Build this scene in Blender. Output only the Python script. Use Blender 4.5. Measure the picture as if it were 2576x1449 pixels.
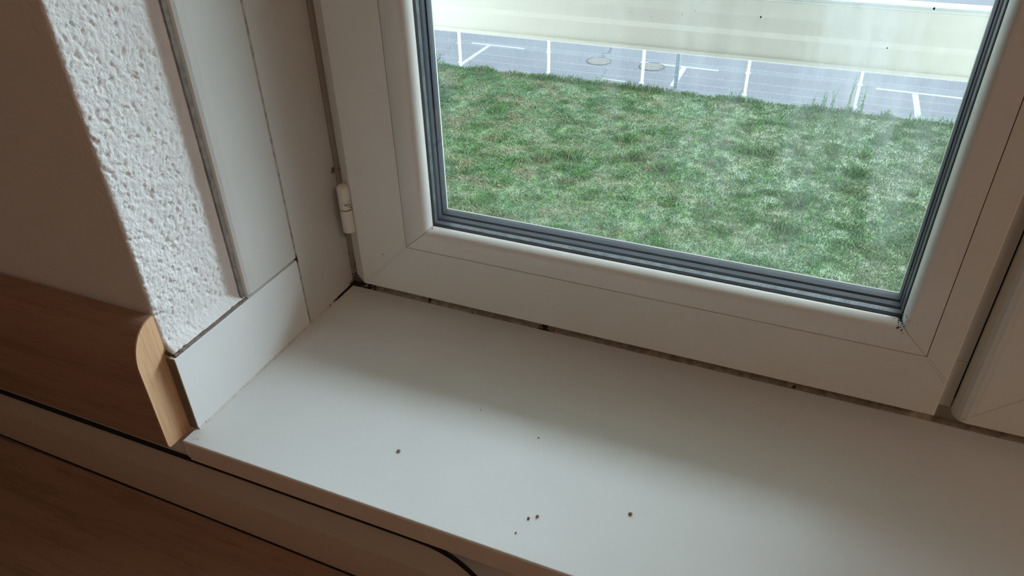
import bpy, bmesh, math, random
import numpy as np
from mathutils import Vector, Matrix, noise

S = bpy.context.scene
COL = S.collection
for o in list(bpy.data.objects):
    bpy.data.objects.remove(o)

# ------------------------------------------------------------------ camera
cam_data = bpy.data.cameras.new('camera')
cam_data.sensor_width = 36.0
cam_data.sensor_fit = 'HORIZONTAL'
cam_data.lens = 1878.744 / 2576 * 36.0
cam_data.clip_start = 0.01
cam_data.clip_end = 400
cam = bpy.data.objects.new('camera', cam_data)
COL.objects.link(cam)
right = Vector((0.92151642, 0.38780512, -0.02036364))
down = Vector((0.2020423, -0.52356184, -0.82768467))
fwd = Vector((-0.33164198, 0.75861069, -0.56082387))
M = Matrix((right, -down, -fwd)).transposed().to_4x4()
M.translation = Vector((0.43137986, -0.5553019, 0.45))
cam.matrix_world = M
S.camera = cam

# ------------------------------------------------------------------ world, lights, exposure
SKY = 4.0
world = bpy.data.worlds.new('overcast_sky')
S.world = world
world.use_nodes = True
wn = world.node_tree.nodes
wl = world.node_tree.links
for n in list(wn):
    wn.remove(n)
w_out = wn.new('ShaderNodeOutputWorld')
w_bg = wn.new('ShaderNodeBackground')
w_co = wn.new('ShaderNodeTexCoord')
w_sep = wn.new('ShaderNodeSeparateXYZ')
w_ramp = wn.new('ShaderNodeValToRGB')
wl.new(w_co.outputs['Generated'], w_sep.inputs[0])
wl.new(w_sep.outputs['Z'], w_ramp.inputs[0])
w_ramp.color_ramp.elements[0].position = 0.0
w_ramp.color_ramp.elements[0].color = (0.75, 0.87, 1.0, 1)
w_ramp.color_ramp.elements[1].position = 0.8
w_ramp.color_ramp.elements[1].color = (0.78, 0.89, 1.0, 1)
wl.new(w_ramp.outputs[0], w_bg.inputs['Color'])


def wmath(op, a, b=None):
    n = wn.new('ShaderNodeMath'); n.operation = op
    for i, v in enumerate((a, b)):
        if v is None: continue
        if isinstance(v, bpy.types.NodeSocket): wl.new(v, n.inputs[i])
        else: n.inputs[i].default_value = v
    return n.outputs[0]


# bright hazy part of the overcast sky, low to the right of the window
GLOW, GLOW_AZ, GLOW_Z, GLOW_W = 28.0, math.radians(44), 0.46, 0.18
gz = wmath('DIVIDE', wmath('SUBTRACT', w_sep.outputs['Z'], GLOW_Z), GLOW_W)
g1 = wmath('EXPONENT', wmath('MULTIPLY', wmath('MULTIPLY', gz, gz), -1.0))
hor = wmath('SQRT', wmath('MAXIMUM', wmath('SUBTRACT', 1.0, wmath('MULTIPLY', w_sep.outputs['Z'], w_sep.outputs['Z'])), 0.01))
ga = wmath('DIVIDE', wmath('ADD', wmath('MULTIPLY', w_sep.outputs['X'], math.sin(GLOW_AZ)),
                           wmath('MULTIPLY', w_sep.outputs['Y'], math.cos(GLOW_AZ))), hor)
g2 = wmath('POWER', wmath('MAXIMUM', ga, 0.0), 2.0)
wl.new(wmath('ADD', wmath('MULTIPLY', wmath('MULTIPLY', g1, g2), GLOW), SKY), w_bg.inputs['Strength'])
wl.new(w_bg.outputs[0], w_out.inputs[0])


def area_light(name, loc, target, size, power, color):
    d = bpy.data.lights.new(name, 'AREA')
    d.shape = 'RECTANGLE'
    d.size, d.size_y = size
    d.energy = power
    d.color = color
    o = bpy.data.objects.new(name, d)
    COL.objects.link(o)
    o.location = loc
    o.rotation_euler = (Vector(target) - Vector(loc)).to_track_quat('-Z', 'Y').to_euler()
    return o


area_light('room_fill_light', (1.9, -1.5, 1.64), (1.9, -1.5, 0), (0.7, 0.7), 13.0, (1.0, 0.78, 0.60))  # unseen warm area light added to brighten the room side

S.view_settings.view_transform = 'Standard'
S.view_settings.look = 'None'
S.view_settings.gamma = 1.0
S.view_settings.exposure = 0.0
S.view_settings.use_curve_mapping = False
S.cycles.max_bounces = 10
S.cycles.diffuse_bounces = 6
S.cycles.transparent_max_bounces = 16
S.cycles.use_denoising = True
S.cycles.sample_clamp_indirect = 8.0
S.cycles.caustics_reflective = False


# ------------------------------------------------------------------ helpers
def tag(o, label=None, cat=None, group=None, kind=None):
    if label: o['label'] = label
    if cat: o['category'] = cat
    if group: o['group'] = group
    if kind: o['kind'] = kind
    return o


def empty(name, loc=(0, 0, 0)):
    o = bpy.data.objects.new(name, None)
    o.empty_display_size = 0.05
    COL.objects.link(o)
    o.location = loc
    return o


def link_mesh(name, me, mat=None, parent=None, smooth=False):
    o = bpy.data.objects.new(name, me)
    COL.objects.link(o)
    if mat: me.materials.append(mat)
    if parent is not None:
        o.parent = parent
        bpy.context.view_layer.update()
        o.matrix_parent_inverse = parent.matrix_world.inverted()
    if smooth:
        me.polygons.foreach_set('use_smooth', [True] * len(me.polygons))
        bm = bmesh.new(); bm.from_mesh(me)
        for e in bm.edges:
            e.smooth = len(e.link_faces) == 2 and e.calc_face_angle(0.0) < math.radians(38)
        bm.to_mesh(me); bm.free()
    return o


def from_pydata(name, verts, faces, mat=None, parent=None, smooth=False, recalc=True):
    me = bpy.data.meshes.new(name)
    me.from_pydata(verts, [], faces)
    if recalc:
        bm = bmesh.new(); bm.from_mesh(me)
        bmesh.ops.recalc_face_normals(bm, faces=bm.faces)
        bm.to_mesh(me); bm.free()
    me.update()
    return link_mesh(name, me, mat, parent, smooth)


def obj_bm(name, bm, mat=None, parent=None, smooth=False):
    bmesh.ops.recalc_face_normals(bm, faces=bm.faces)
    me = bpy.data.meshes.new(name)
    bm.to_mesh(me); bm.free()
    return link_mesh(name, me, mat, parent, smooth)


def add_box(bm, x0, x1, y0, y1, z0, z1, bevel=0.0, seg=2):
    vs = [bm.verts.new(p) for p in ((x0, y0, z0), (x1, y0, z0), (x1, y1, z0), (x0, y1, z0),
                                    (x0, y0, z1), (x1, y0, z1), (x1, y1, z1), (x0, y1, z1))]
    fs = [bm.faces.new([vs[i] for i in q]) for q in
          ((3, 2, 1, 0), (4, 5, 6, 7), (0, 1, 5, 4), (1, 2, 6, 5), (2, 3, 7, 6), (3, 0, 4, 7))]
    if bevel:
        es = list({e for f_ in fs for e in f_.edges})
        bmesh.ops.bevel(bm, geom=es, offset=bevel, segments=seg, affect='EDGES', profile=0.5)


def box(name, x0, x1, y0, y1, z0, z1, mat, parent=None, bevel=0.0, seg=2):
    bm = bmesh.new()
    add_box(bm, x0, x1, y0, y1, z0, z1, bevel, seg)
    return obj_bm(name, bm, mat, parent)


def add_prism_x(bm, prof, x0, x1):
    a = [bm.verts.new((x0, y, z)) for y, z in prof]
    b = [bm.verts.new((x1, y, z)) for y, z in prof]
    n = len(prof)
    bm.faces.new(a); bm.faces.new(b[::-1])
    for i in range(n):
        bm.faces.new((a[i], b[i], b[(i + 1) % n], a[(i + 1) % n]))


def add_prism_z(bm, plan, z0, z1):
    a = [bm.verts.new((x, y, z0)) for x, y in plan]
    b = [bm.verts.new((x, y, z1)) for x, y in plan]
    n = len(plan)
    bm.faces.new(a[::-1]); bm.faces.new(b)
    for i in range(n):
        bm.faces.new((a[i], a[(i + 1) % n], b[(i + 1) % n], b[i]))


def add_tube(bm, pts, r, seg=8, cap=True):
    pts = [Vector(p) for p in pts]
    rs = r if isinstance(r, (list, tuple)) else [r] * len(pts)
    rings = []
    for i, p in enumerate(pts):
        d = (pts[min(i + 1, len(pts) - 1)] - pts[max(i - 1, 0)]).normalized()
        u = d.orthogonal().normalized() if i == 0 else (rings_u - d * rings_u.dot(d)).normalized()
        rings_u = u
        v = d.cross(u)
        rings.append([bm.verts.new(p + (u * math.cos(t) + v * math.sin(t)) * rs[i])
                      for t in [2 * math.pi * k / seg for k in range(seg)]])
    for a, b in zip(rings, rings[1:]):
        for k in range(seg):
            bm.faces.new((a[k], a[(k + 1) % seg], b[(k + 1) % seg], b[k]))
    if cap:
        bm.faces.new(rings[0][::-1]); bm.faces.new(rings[-1])


def add_lathe_z(bm, cx, cy, prof, seg=32):
    """prof: list of (r, z), closed with caps at r > 0 ends"""
    rings = [[bm.verts.new((cx + r * math.cos(2 * math.pi * k / seg), cy + r * math.sin(2 * math.pi * k / seg), z))
              for k in range(seg)] for r, z in prof]
    for a, b in zip(rings, rings[1:]):
        for k in range(seg):
            bm.faces.new((a[k], a[(k + 1) % seg], b[(k + 1) % seg], b[k]))
    bm.faces.new(rings[0][::-1]); bm.faces.new(rings[-1])


def add_ring(bm, loops, sides='BRTL', gap=0.0, closed=False):
    """Mitred rectangular frame. loops: (xL, xR, zB, zT, y). gap opens the mitres."""
    for s in sides:
        rows = []
        for (xl, xr, zb, zt, y) in loops:
            if s == 'B': a, b = (xl + gap, y, zb), (xr - gap, y, zb)
            if s == 'T': a, b = (xr - gap, y, zt), (xl + gap, y, zt)
            if s == 'L': a, b = (xl, y, zt - gap), (xl, y, zb + gap)
            if s == 'R': a, b = (xr, y, zb + gap), (xr, y, zt - gap)
            rows.append((bm.verts.new(a), bm.verts.new(b)))
        seq = list(zip(rows, rows[1:]))
        if closed: seq.append((rows[-1], rows[0]))
        for p, q in seq:
            bm.faces.new((p[0], p[1], q[1], q[0]))
        if closed and gap:
            bm.faces.new([r[0] for r in rows]); bm.faces.new([r[1] for r in rows][::-1])


def ring(name, loops, mat, parent, sides='BRTL', gap=0.0, closed=False, smooth=False):
    bm = bmesh.new()
    add_ring(bm, loops, sides, gap, closed)
    if not gap:
        bmesh.ops.remove_doubles(bm, verts=bm.verts, dist=1e-6)
    return obj_bm(name, bm, mat, parent, smooth)


# ------------------------------------------------------------------ materials
def mat_base(name):
    m = bpy.data.materials.new(name)
    m.use_nodes = True
    nt = m.node_tree
    return m, nt, nt.nodes['Principled BSDF']


def nd(nt, kind, **kw):
    n = nt.nodes.new(kind)
    for k, v in kw.items():
        if k.startswith('i_'):
            n.inputs[k[2:].replace('_', ' ')].default_value = v
        else:
            setattr(n, k, v)
    return n


def coords(nt, scale=(1, 1, 1)):
    g = nd(nt, 'ShaderNodeNewGeometry')
    mp = nd(nt, 'ShaderNodeMapping')
    mp.inputs['Scale'].default_value = scale
    nt.links.new(g.outputs['Position'], mp.inputs['Vector'])
    return mp.outputs[0]


def tex_noise(nt, vec, scale, detail=4, rough=0.5):
    n = nd(nt, 'ShaderNodeTexNoise')
    n.inputs['Scale'].default_value = scale
    n.inputs['Detail'].default_value = detail
    n.inputs['Roughness'].default_value = rough
    nt.links.new(vec, n.inputs['Vector'])
    return n.outputs['Fac']


def ramp(nt, fac, stops):
    r = nd(nt, 'ShaderNodeValToRGB')
    cr = r.color_ramp
    while len(cr.elements) > len(stops): cr.elements.remove(cr.elements[-1])
    while len(cr.elements) < len(stops): cr.elements.new(0.5)
    for e, (p, c) in zip(cr.elements, stops):
        e.position = p
        e.color = (c, c, c, 1) if isinstance(c, (int, float)) else (*c, 1)
    nt.links.new(fac, r.inputs[0])
    return r.outputs[0]


def mix(nt, fac, a, b, mode='MIX'):
    m = nd(nt, 'ShaderNodeMix', data_type='RGBA', blend_type=mode)
    for sock, v in ((m.inputs[0], fac), (m.inputs[6], a), (m.inputs[7], b)):
        if isinstance(v, bpy.types.NodeSocket): nt.links.new(v, sock)
        elif isinstance(v, (int, float)): sock.default_value = v
        else: sock.default_value = (*v, 1)
    return m.outputs[2]


def mth(nt, op, a, b=None, c=None):
    m = nd(nt, 'ShaderNodeMath', operation=op)
    for i, v in enumerate((a, b, c)):
        if v is None: continue
        if isinstance(v, bpy.types.NodeSocket): nt.links.new(v, m.inputs[i])
        else: m.inputs[i].default_value = v
    return m.outputs[0]


def bump(nt, bsdf, h, strength, dist):
    b = nd(nt, 'ShaderNodeBump')
    b.inputs['Strength'].default_value = strength
    b.inputs['Distance'].default_value = dist
    nt.links.new(h, b.inputs['Height'])
    nt.links.new(b.outputs[0], bsdf.inputs['Normal'])


def near(nt, p, r):
    """1 at point p fading to 0 at distance r (a stain's own shape)"""
    g = nd(nt, 'ShaderNodeNewGeometry')
    v = nd(nt, 'ShaderNodeVectorMath', operation='DISTANCE')
    nt.links.new(g.outputs['Position'], v.inputs[0])
    v.inputs[1].default_value = p
    mr = nd(nt, 'ShaderNodeMapRange')
    mr.inputs['From Min'].default_value = r
    mr.inputs['From Max'].default_value = 0
    nt.links.new(v.outputs['Value'], mr.inputs[0])
    return mr.outputs[0]


def plain(name, color, rough=0.5, spec=0.5, metallic=0.0, var=0.04, scale=40):
    m, nt, b = mat_base(name)
    n = tex_noise(nt, coords(nt), scale)
    lo = tuple(c * (1 - var) for c in color); hi = tuple(min(1, c * (1 + var)) for c in color)
    nt.links.new(ramp(nt, n, [(0.3, lo), (0.7, hi)]), b.inputs['Base Color'])
    b.inputs['Roughness'].default_value = rough
    b.inputs['Specular IOR Level'].default_value = spec
    b.inputs['Metallic'].default_value = metallic
    return m


def plastic(name, color, rough, mold=(), density=0.5, speck=0.0):
    """uPVC with black mould specks spreading from given points: (point, radius)"""
    m, nt, b = mat_base(name)
    base = ramp(nt, tex_noise(nt, coords(nt), 14, 3), [(0.3, tuple(c * .975 for c in color)), (0.7, color)])
    if mold:
        tot = None
        for p, r in mold:
            k = near(nt, p, r)
            tot = k if tot is None else mth(nt, 'MAXIMUM', tot, k)
        n = tex_noise(nt, coords(nt), 700, 3, 0.6)
        n2 = tex_noise(nt, coords(nt), 90, 2, 0.5)
        nn = mth(nt, 'ADD', mth(nt, 'MULTIPLY', n, 0.6), mth(nt, 'MULTIPLY', n2, 0.4))
        s = mth(nt, 'ADD', nn, mth(nt, 'MULTIPLY', tot, density))
        s = mth(nt, 'MULTIPLY', ramp(nt, s, [(0.70, 0.0), (0.76, 1.0)]), mth(nt, 'GREATER_THAN', tot, 0.0))
        base = mix(nt, s, base, (0.02, 0.014, 0.009))
    nt.links.new(base, b.inputs['Base Color'])
    b.inputs['Roughness'].default_value = rough
    b.inputs['Specular IOR Level'].default_value = 0.45
    bump(nt, b, tex_noise(nt, coords(nt), 900, 2), 0.05, 0.0004)
    return m


PVC = (0.80, 0.775, 0.72)
M_sash = plastic('white_upvc', PVC, 0.38, [((0.5215, -0.012, 0.097), 0.024), ((0.112, -0.012, 0.098), 0.007)], 0.26)
M_bead = plastic('glossy_white_bead', (0.83, 0.81, 0.77), 0.17, [((0.5215, -0.012, 0.097), 0.024), ((0.112, -0.012, 0.098), 0.007)], 0.26)
M_jamb = plastic('white_upvc_jamb', (0.68, 0.665, 0.635), 0.4,
                 [((0.0, 0.0, 0.0), 0.022), ((0.0, 0.0, 0.137), 0.013), ((0.0, -0.08, 0.077), 0.006)], 0.30)
M_hinge = plastic('white_hinge_enamel', (0.76, 0.72, 0.64), 0.4, [((0.025, -0.02, 0.110), 0.020)], 0.22)
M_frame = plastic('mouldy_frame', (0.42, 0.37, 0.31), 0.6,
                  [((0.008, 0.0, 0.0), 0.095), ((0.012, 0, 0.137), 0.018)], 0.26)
M_sill = plastic('white_sill_laminate', (0.80, 0.80, 0.785), 0.33, [((0.0, 0.0, 0.0), 0.022), ((0.006, -0.249, 0.0), 0.014)], 0.15)
M_tile = plastic('white_upstand_laminate', (0.82, 0.825, 0.82), 0.35)
M_sill_edge = plain('cream_sill_edge', (0.74, 0.62, 0.52), 0.5)
M_tile_edge = plain('brown_board_edge', (0.15, 0.10, 0.07), 0.7)
M_seam = plain('weld_seam', (0.52, 0.46, 0.40), 0.6)
M_dark = plain('black_gap', (0.015, 0.012, 0.01), 0.9)


def caulk(name, color, mold, density, lo=0.55):
    m, nt, b = mat_base(name)
    n = tex_noise(nt, coords(nt), 160, 4, 0.6)
    base = ramp(nt, n, [(0.32, tuple(c * lo for c in color)), (0.62, color)])
    tot = None
    for p, r in mold:
        k = near(nt, p, r)
        tot = k if tot is None else mth(nt, 'MAXIMUM', tot, k)
    if tot is not None:
        n3 = mth(nt, 'ADD', mth(nt, 'MULTIPLY', tex_noise(nt, coords(nt), 300, 3, .6), 0.6),
                 mth(nt, 'MULTIPLY', tex_noise(nt, coords(nt), 140, 2), 0.4))
        s = ramp(nt, mth(nt, 'ADD', n3, mth(nt, 'MULTIPLY', tot, density)), [(0.60, 0.0), (0.70, 1.0)])
        base = mix(nt, s, base, (0.012, 0.008, 0.005))
    nt.links.new(base, b.inputs['Base Color'])
    b.inputs['Roughness'].default_value = 0.6
    bump(nt, b, n, 0.6, 0.001)
    return m


M_caulk = caulk('grubby_silicone', (0.23, 0.185, 0.155), [((0, -0.08, 0.078), 0.016), ((-0.008, -0.238, 0.078), 0.014)], 0.18)
M_joint = caulk('faint_joint_filler', (0.50, 0.44, 0.39), None or [((0, -0.08, 0.078), 0.008)], 0.3)
M_caulk_frame = caulk('mouldy_silicone', (0.46, 0.38, 0.30),
                      [((0.0, 0.0, 0.0), 0.062), ((0.095, 0, 0), 0.006), ((0.225, 0, 0), 0.014), ((0.152, 0, 0), 0.005),
                       ((0.305, 0, 0), 0.005), ((0.46, 0, 0), 0.005)], 0.27)
M_caulk_sill = caulk('pale_silicone', (0.68, 0.64, 0.60), [((0.0, 0.0, 0.0), 0.06)], 0.45, 0.82)


def plaster(name, color, bumpy):
    m, nt, b = mat_base(name)
    v = coords(nt)
    n = tex_noise(nt, v, 260, 5, 0.65)
    big = tex_noise(nt, v, 30, 3)
    nt.links.new(ramp(nt, big, [(0.3, tuple(c * .95 for c in color)), (0.7, color)]), b.inputs['Base Color'])
    b.inputs['Roughness'].default_value = 0.75
    b.inputs['Specular IOR Level'].default_value = 0.3
    hgt = mth(nt, 'ADD', mth(nt, 'MULTIPLY', n, 0.8), mth(nt, 'MULTIPLY', tex_noise(nt, v, 520, 3, .6), 0.35))
    bump(nt, b, hgt, bumpy, 0.0011)
    return m


M_plaster = plaster('white_textured_plaster', (0.91, 0.905, 0.895), 0.9)
M_wall = plaster('room_side_plaster', (0.82, 0.79, 0.76), 0.12)


def wood(name, c1, c2, axis_scale, rough=0.45, fine=1.0, stripes=1.0):
    m, nt, b = mat_base(name)
    v = coords(nt, axis_scale)
    n1 = tex_noise(nt, v, 3.0 * fine, 6, 0.6)
    n2 = tex_noise(nt, v, 18.0 * fine, 3, 0.55)
    f_ = mth(nt, 'ADD', mth(nt, 'MULTIPLY', n1, 0.65), mth(nt, 'MULTIPLY', n2, 0.35 * stripes))
    nt.links.new(ramp(nt, f_, [(0.36, c1), (0.52, c2), (0.66, tuple(c * 1.06 for c in c2))]), b.inputs['Base Color'])
    b.inputs['Roughness'].default_value = rough
    b.inputs['Specular IOR Level'].default_value = 0.35
    bump(nt, b, n2, 0.08, 0.0005)
    return m


M_wood = wood('reddish_beech_veneer', (0.29, 0.17, 0.11), (0.38, 0.235, 0.16), (1.2, 14, 14), 0.5, 2.0)
M_wood_end = wood('pale_beech_end', (0.66, 0.40, 0.225), (0.82, 0.52, 0.30), (10, 130, 4), 0.5, 1.0)
M_wood_line = plain('dark_veneer_edge', (0.10, 0.05, 0.025), 0.6)
M_rim = plain('cream_edge_rail', (0.64, 0.53, 0.43), 0.4, var=0.02)
M_room = plain('warm_room_paint', (0.60, 0.50, 0.42), 0.8)
M_floor = wood('warm_parquet', (0.30, 0.15, 0.07), (0.45, 0.25, 0.13), (2, 14, 2), 0.4)
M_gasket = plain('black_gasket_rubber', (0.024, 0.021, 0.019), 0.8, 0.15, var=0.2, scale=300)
M_band = plain('slate_gasket_rubber', (0.030, 0.037, 0.052), 0.6, 0.25, var=0.12, scale=200)
M_groove = plain('dark_gasket_groove', (0.018, 0.022, 0.03), 0.6)


def mat_spacer():
    m, nt, b = mat_base('perforated_spacer_bar')
    g = nd(nt, 'ShaderNodeNewGeometry')
    sep = nd(nt, 'ShaderNodeSeparateXYZ')
    nt.links.new(g.outputs['Position'], sep.inputs[0])
    # small light dots every 3.6 mm along the bar (x + z runs along both directions)
    t = mth(nt, 'FRACT', mth(nt, 'DIVIDE', mth(nt, 'ADD', sep.outputs['X'], sep.outputs['Z']), 0.0036))
    a = mth(nt, 'LESS_THAN', mth(nt, 'ABSOLUTE', mth(nt, 'SUBTRACT', t, 0.5)), 0.09)
    c = mth(nt, 'LESS_THAN', mth(nt, 'ABSOLUTE', mth(nt, 'ADD', sep.outputs['Y'], 0.0008)), 0.0004)
    d = mth(nt, 'MULTIPLY', a, c)
    dirt = ramp(nt, tex_noise(nt, coords(nt), 130, 4, .6), [(0.35, (0.045, 0.052, 0.062)), (0.7, (0.13, 0.145, 0.155))])
    nt.links.new(mix(nt, d, dirt, (0.24, 0.27, 0.30)), b.inputs['Base Color'])
    b.inputs['Roughness'].default_value = 0.45
    b.inputs['Metallic'].default_value = 0.3
    return m


M_spacer = mat_spacer()


def mat_glass(name, dirty):
    m, nt, b = mat_base(name)
    nt.nodes.remove(b)
    out = nt.nodes['Material Output']
    tr = nd(nt, 'ShaderNodeBsdfTransparent'); tr.inputs[0].default_value = (0.965, 0.985, 0.98, 1)
    gl = nd(nt, 'ShaderNodeBsdfGlossy'); gl.inputs['Roughness'].default_value = 0.02
    lw = nd(nt, 'ShaderNodeLayerWeight'); lw.inputs['Blend'].default_value = 0.5
    p5 = mth(nt, 'POWER', lw.outputs['Facing'], 5.0)
    fac = mth(nt, 'ADD', mth(nt, 'MULTIPLY', p5, 0.9), 0.035)
    ms = nd(nt, 'ShaderNodeMixShader')
    nt.links.new(fac, ms.inputs[0]); nt.links.new(tr.outputs[0], ms.inputs[1]); nt.links.new(gl.outputs[0], ms.inputs[2])
    last = ms.outputs[0]
    if dirty:
        g = nd(nt, 'ShaderNodeNewGeometry')
        sep = nd(nt, 'ShaderNodeSeparateXYZ'); nt.links.new(g.outputs['Position'], sep.inputs[0])
        v = coords(nt, (1, 1, 0.12))
        streak = ramp(nt, tex_noise(nt, v, 42, 3, .55), [(0.45, 0.0), (0.75, 1.0)])
        film = ramp(nt, tex_noise(nt, coords(nt), 9, 3), [(0.35, 0.15), (0.7, 1.0)])
        rightness = mth(nt, 'MULTIPLY', ramp(nt, sep.outputs['X'], [(0.22, 0.1), (0.5, 1.0)]),
                        ramp(nt, sep.outputs['Z'], [(0.14, 0.15), (0.27, 1.0)]))
        f2 = mth(nt, 'ADD', mth(nt, 'MULTIPLY', film, 0.035),
                 mth(nt, 'MULTIPLY', mth(nt, 'MULTIPLY', streak, rightness), 0.20))
        df = nd(nt, 'ShaderNodeBsdfDiffuse'); df.inputs[0].default_value = (0.85, 0.88, 0.88, 1)
        tl = nd(nt, 'ShaderNodeBsdfTranslucent'); tl.inputs[0].default_value = (0.85, 0.88, 0.88, 1)
        m2 = nd(nt, 'ShaderNodeMixShader'); nt.links.new(df.outputs[0], m2.inputs[1]); nt.links.new(tl.outputs[0], m2.inputs[2])
        m3 = nd(nt, 'ShaderNodeMixShader')
        nt.links.new(f2, m3.inputs[0]); nt.links.new(last, m3.inputs[1]); nt.links.new(m2.outputs[0], m3.inputs[2])
        last = m3.outputs[0]
    nt.links.new(last, out.inputs['Surface'])
    return m


M_glass_in = mat_glass('inner_glass', False)
M_glass_out = mat_glass('outer_glass_with_dusty_film', True)

M_post = plain('white_powder_coat', (0.86, 0.90, 0.93), 0.4)
M_wire = plain('white_coated_wire', (0.34, 0.38, 0.42), 0.45)
M_greypost = plain('grey_galvanised_post', (0.15, 0.19, 0.215), 0.6)
M_paint = plain('worn_white_road_paint', (0.24, 0.26, 0.285), 0.8, var=0.2, scale=30)
M_rail = plain('cream_painted_rail', (0.86, 0.84, 0.76), 0.35, var=0.02)
M_rail_highlight = plain('rail_cap_highlight', (0.90, 0.91, 0.90), 0.3, var=0.02)  # whiter than the band: sky highlight on the top edge put into the colour
M_steel = plain('bracket_steel', (0.5, 0.5, 0.5), 0.5, metallic=0.5)
M_crack = plain('tar_crack', (0.016, 0.018, 0.02), 0.9)


def mat_asphalt():
    m, nt, b = mat_base('pale_asphalt')
    v = coords(nt)
    a = ramp(nt, tex_noise(nt, v, 0.5, 4), [(0.3, (0.058, 0.059, 0.069)), (0.7, (0.074, 0.076, 0.087))])
    s = ramp(nt, tex_noise(nt, v, 22, 5, .75), [(0.34, 0.62), (0.5, 1.0), (0.75, 1.15)])
    nt.links.new(mix(nt, 1.0, a, s, 'MULTIPLY'), b.inputs['Base Color'])
    b.inputs['Roughness'].default_value = 0.85
    return m


M_asphalt = mat_asphalt()


def mat_manhole():
    m, nt, b = mat_base('rusty_manhole_iron')
    v = coords(nt)
    nt.links.new(ramp(nt, tex_noise(nt, v, 18, 4, .6), [(0.35, (0.045, 0.038, 0.032)), (0.6, (0.095, 0.084, 0.068))]), b.inputs['Base Color'])
    b.inputs['Roughness'].default_value = 0.8
    return m


M_manhole = mat_manhole()


def mat_grass(name, blade):
    m, nt, b = mat_base(name)
    v = coords(nt)
    g = nd(nt, 'ShaderNodeNewGeometry')
    big = tex_noise(nt, coords(nt, (1, 1, 0)), 0.75, 3, .55)
    mid = tex_noise(nt, coords(nt, (1, 1, 0)), 3.6, 4, .65)
    green = mix(nt, ramp(nt, big, [(0.38, 0.0), (0.6, 1.0)]), (0.075, 0.15, 0.045), (0.055, 0.155, 0.055))
    green = mix(nt, ramp(nt, mid, [(0.46, 0.0), (0.66, 1.0)]), green, (0.055, 0.175, 0.022))
    dry = ramp(nt, tex_noise(nt, coords(nt, (1, 1, 0)), 1.5, 5, .7), [(0.44, 0.0), (0.66, 0.85)])
    sp = nd(nt, 'ShaderNodeSeparateXYZ'); nt.links.new(g.outputs['Position'], sp.inputs[0])
    mr = nd(nt, 'ShaderNodeMapRange'); mr.inputs['From Min'].default_value = -6.5; mr.inputs['From Max'].default_value = 0.5
    mr.inputs['To Min'].default_value = 1.0; mr.inputs['To Max'].default_value = 0.45
    nt.links.new(sp.outputs['X'], mr.inputs[0])
    dry = mth(nt, 'MULTIPLY', dry, mr.outputs[0])
    green = mix(nt, dry, green, (0.20, 0.17, 0.085))
    green = mix(nt, 1.0, green, (0.86, 0.84, 0.84), 'MULTIPLY')
    if blade:
        rnd = g.outputs['Random Per Island']
        tint = ramp(nt, rnd, [(0.0, (0.40, 0.46, 0.46)), (0.45, (0.95, 0.95, 0.95)), (0.8, (1.5, 1.4, 1.6)), (1.0, (2.2, 2.0, 2.4))])
        green = mix(nt, 1.0, green, tint, 'MULTIPLY')
    else:
        green = mix(nt, 0.55, green, (0.07, 0.07, 0.035))
    nt.links.new(green, b.inputs['Base Color'])
    b.inputs['Roughness'].default_value = 0.55
    b.inputs['Specular IOR Level'].default_value = 0.35
    return m


M_ground = mat_grass('lawn_soil', False)
M_blade = mat_grass('grass_blades', True)
M_leaf = plain('weed_leaf', (0.06, 0.17, 0.045), 0.5, var=0.35, scale=30)
M_needle = plain('conifer_needles', (0.045, 0.10, 0.06), 0.6, var=0.4, scale=18)
M_bark = plain('conifer_bark', (0.10, 0.065, 0.045), 0.9)
M_render = plain('pale_facade_render', (0.75, 0.74, 0.70), 0.85)

# ------------------------------------------------------------------ the window wall (plaster reveal on the left)
WALL_Y = -0.235      # room face of the window wall
REV_X = -0.012       # plaster face of the left reveal
OUT_Y = 0.10         # outer face
TOP = 1.32
XR = 1.12


def fbm(p, s, o=4):
    return noise.fractal(Vector(p) * (1.0 / s), 0.85, 2.1, o)


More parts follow.
